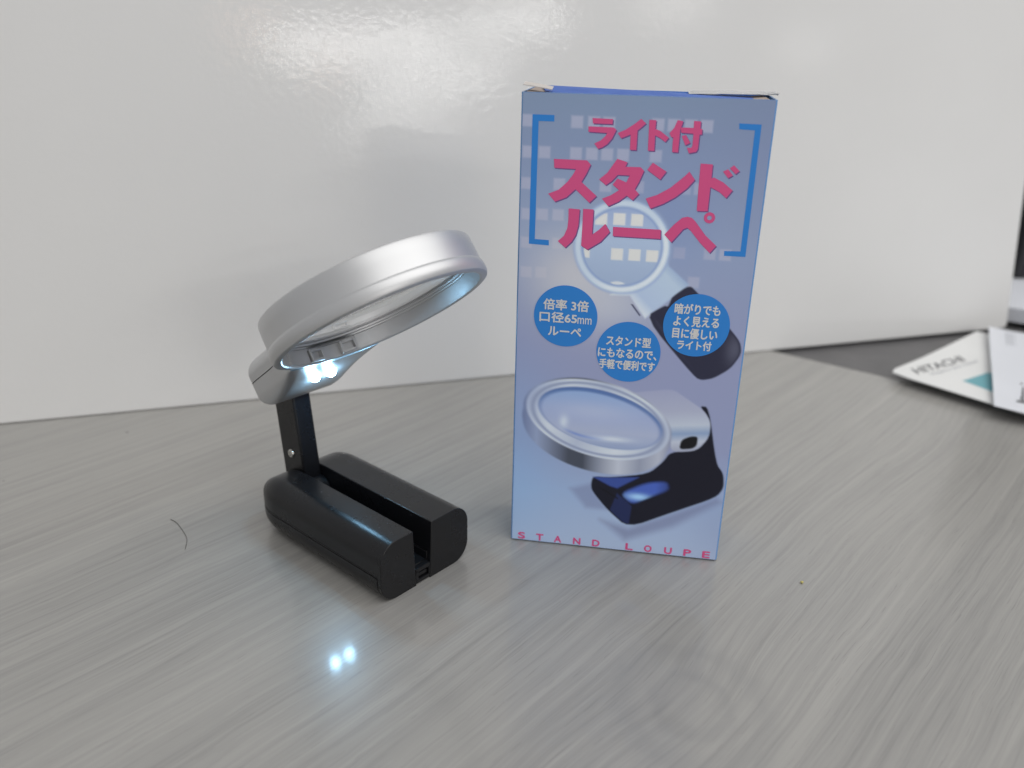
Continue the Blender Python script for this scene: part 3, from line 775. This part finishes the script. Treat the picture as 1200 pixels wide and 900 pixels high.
# ------------------------------------------------------------------ leaflets on the right
PAPER = paper_mat('leaflet_paper', (0.80, 0.805, 0.80)); PAPER2 = paper_mat('sheet_paper', (0.75, 0.77, 0.82)); TEAL = mat('ink_teal', (0.16, 0.42, 0.48), 0.45)
GREYINK = mat('ink_grey', (0.10, 0.10, 0.11), 0.5); PALEINK = mat('ink_pale_grey', (0.34, 0.35, 0.38), 0.5); DARKINK = mat('ink_black', (0.012, 0.012, 0.014), 0.5)
class Sheet:
    """thin sheet with its own frame: s along the long side, t along the short one; height z(s, t)"""
    def __init__(s, name, corner, ang, ls, lt, zf, th, ma, label, cat='leaflet', round_=0.0, flip=1):
        s.c = Vector((corner[0], corner[1], 0)); a = math.radians(ang)
        s.e = Vector((math.cos(a), math.sin(a), 0)); s.f = Vector((math.sin(a), -math.cos(a), 0)) * flip; s.zf = zf; s.th = th
        s.o = empty(name, s.c)
        tag(s.o, label, cat)
        bm = bmesh.new(); n, m_ = 18, 14; A, B = [], []
        for i in range(n + 1):
            ra, rb = [], []
            for j in range(m_ + 1):
                p, q = ls * i / n, lt * j / m_
                if round_ and p < round_ and q < round_:
                    dx, dy = round_ - p, round_ - q; L2 = math.hypot(dx, dy); mx = max(dx, dy)
                    if L2 > 0: kf = mx / L2; p, q = round_ - dx * kf, round_ - dy * kf
                v = s.pt(p, q) - s.c
                ra.append(bm.verts.new(v)); rb.append(bm.verts.new(v + Vector((0, 0, th))))
            A.append(ra); B.append(rb)
        for i in range(n):
            for j in range(m_):
                bm.faces.new((A[i][j], A[i + 1][j], A[i + 1][j + 1], A[i][j + 1])); bm.faces.new((B[i][j], B[i][j + 1], B[i + 1][j + 1], B[i + 1][j]))
        for i in range(n):
            for q in (0, m_): bm.faces.new((A[i][q], A[i + 1][q], B[i + 1][q], B[i][q]))
        for j in range(m_):
            for q in (0, n): bm.faces.new((A[q][j], A[q][j + 1], B[q][j + 1], B[q][j]))
        s.page = from_bm('page', bm, ma, s.o, smooth=50)
    def pt(s, p, q): return s.c + s.e * p + s.f * q + Vector((0, 0, s.zf(p, q)))
    def poly(s, name, pts, ma):
        bm = bmesh.new(); n = 10
        # fan of small quads between first edge and last edge
        (a, b, c, d) = pts
        g = [[None] * (n + 1) for _ in range(n + 1)]
        for i in range(n + 1):
            for j in range(n + 1):
                x = i / n; y = j / n
                p = (1 - x) * ((1 - y) * a[0] + y * d[0]) + x * ((1 - y) * b[0] + y * c[0]); q = (1 - x) * ((1 - y) * a[1] + y * d[1]) + x * ((1 - y) * b[1] + y * c[1])
                g[i][j] = bm.verts.new(s.pt(p, q) - s.c + Vector((0, 0, s.th + 0.06)))
        for i in range(n):
            for j in range(n): bm.faces.new((g[i][j], g[i + 1][j], g[i + 1][j + 1], g[i][j + 1]))
        return from_bm(name, bm, ma, s.page)
    def text(s, name, body_, org, du, dv, bold, ma):
        """org: lower left corner in (s, t); du: vector over the text's width, dv: over its height"""
        me, c = text_mesh(body_, bold); lo, hi = c.min(0), c.max(0); out = []
        for v in c:
            x = (v[0] - lo[0]) / (hi[0] - lo[0]); y = (v[1] - lo[1]) / (hi[1] - lo[1])
            w = s.pt(org[0] + du[0] * x + dv[0] * y, org[1] + du[1] * x + dv[1] * y) - s.c + Vector((0, 0, s.th + 0.06)); out.append(w * MM)
        me.vertices.foreach_set('co', [q for w in out for q in w]); me.update()
        return mesh_obj(name, me, ma, s.page)
z1 = lambda p, q: 2.6 + 2.4 * math.exp(-((p / 30) ** 2)) * (1 - q / 200) + 1.2 * math.exp(-((q / 14) ** 2)) * 0 + 0.4 * math.sin(p / 26)
lf = Sheet('leaflet', (199, 421), 42.7, 118, 150, z1, 0.5, PAPER, 'white leaflet with a teal corner block and grey company name, lying under another sheet', 'leaflet', 5.0)
lf.text('company_name', 'HITACHI', (9, 11.5), (47, 6.5), (5.5, -6.5), 0.02, GREYINK)
lf.text('slogan', 'Inspire the Next', (14, 17.5), (46, 6.4), (2.8, -3.4), 0.005, PALEINK)
lf.poly('colour_block', [(20, 30), (46, 33), (60, 90), (8, 90)], TEAL)
z2 = lambda p, q: 6.2 + 0.5 * math.sin(p / 22) + 1.2 * math.exp(-(q / 10) ** 2)
sh = Sheet('printed_sheet', (230, 374), 64.0, 136, 170, z2, 0.25, PAPER2, 'bluish white sheet with black script lettering, lying on the teal leaflet', 'sheet')
sh.text('script_lettering', 'Inspire', (12, 16), (44, 4), (0, -6.0), 0.03, DARKINK)
for i in range(4):
    sh.text('small_print', 'llll lll lll', (126 - 6.0 * i, 9), (1.0, 26), (4.0, 0), 0.0, PALEINK)
z3 = lambda p, q: 2.0 + 0.3 * math.sin(p / 30)
Sheet('paper_stack', (306, 533), 58.0, 210, 150, z3, 9.0, PAPER2, 'pale sheets of paper lying past the right end of the white board', 'paper')

# ------------------------------------------------------------------ blurred dark things past the board
BLK = mat('device_black', (0.02, 0.02, 0.024), 0.45); DBL = mat('device_blue', (0.05, 0.09, 0.38), 0.4); DGR = mat('device_grey', (0.28, 0.28, 0.31), 0.5); DPL = mat('device_violet', (0.10, 0.09, 0.14), 0.5)
dev = empty('desk_device', (395, 640, -2), math.radians(20))
tag(dev, 'dark desk device with a blue band, blurred beyond the right edge of the board', 'device')
from_bm('housing', rbox_bm((-50, -30, 12), (120, 60, 220), (6, 6, 6), 3, 2), BLK, dev, smooth=40)
from_bm('blue_band', box_bm((-44, -33, 30), (114, -29.5, 42)), DBL, dev, bevel=1.0)
from_bm('violet_band', box_bm((-44, -32.5, 17), (114, -29.5, 23)), DPL, dev, bevel=1.0)
from_bm('foot', rbox_bm((-46, -44, 0), (112, 50, 11.5), (5, 5, 5), 3, 2), DGR, dev, smooth=40)

# ------------------------------------------------------------------ hairs and a crumb on the table
def hair(pts, label, r=0.13):
    bm = bmesh.new(); P = [Vector(p) for p in pts]; Q = []
    for i in range(len(P) - 1):
        p0, p1, p2, p3 = P[max(0, i - 1)], P[i], P[i + 1], P[min(len(P) - 1, i + 2)]
        for s_ in range(6):
            t = s_ / 6; Q.append(0.5 * ((2 * p1) + (p2 - p0) * t + (2 * p0 - 5 * p1 + 4 * p2 - p3) * t * t + (3 * p1 - p0 - 3 * p2 + p3) * t ** 3))
    Q.append(P[-1]); prev = None
    for i, q in enumerate(Q):
        d = (Q[min(i + 1, len(Q) - 1)] - Q[max(i - 1, 0)]).normalized(); sd = d.cross(Vector((0, 0, 1))).normalized(); uu = sd.cross(d)
        rr_ = r * (1 - 0.5 * i / len(Q))
        c = [bm.verts.new(q + rr_ * (math.cos(a) * sd + math.sin(a) * uu)) for a in (0.5, 2.07, 3.64, 5.21)]
        if prev:
            for j in range(4): bm.faces.new((prev[j], prev[(j + 1) % 4], c[(j + 1) % 4], c[j]))
        else: bm.faces.new(c)
        prev = c
    bm.faces.new(prev[::-1])
    return tag(from_bm('hair', bm, HAIR), label, 'hair', 'stray hairs on the table')
HAIR = mat('hair_dark', (0.02, 0.017, 0.015), 0.4)
hair([(-123.7, 268.3, .08), (-120.7, 266.1, .1), (-116.7, 261.1, .12), (-113.2, 255.7, .12), (-111.5, 249.3, .08)], 'short curved dark hair on the table left of the black stand')
hair([(-47.5, 297.5, .08), (-44, 299.4, .1), (-40, 298.0, .12), (-36.2, 293.2, .1)], 'fine dark hair on the table behind the far side of the black stand', 0.08)
cr = bmesh.new(); bmesh.ops.create_icosphere(cr, subdivisions=2, radius=0.55)
for v in cr.verts: v.co = Vector((98 + v.co.x * random.uniform(0.6, 1.3), 238 + v.co.y * random.uniform(0.6, 1.2), 0.40 + v.co.z * 0.72))
tag(from_bm('crumb', cr, mat('crumb_yellow', (0.55, 0.48, 0.16), 0.7)), 'tiny yellowish crumb on the table in front of the carton', 'crumb')
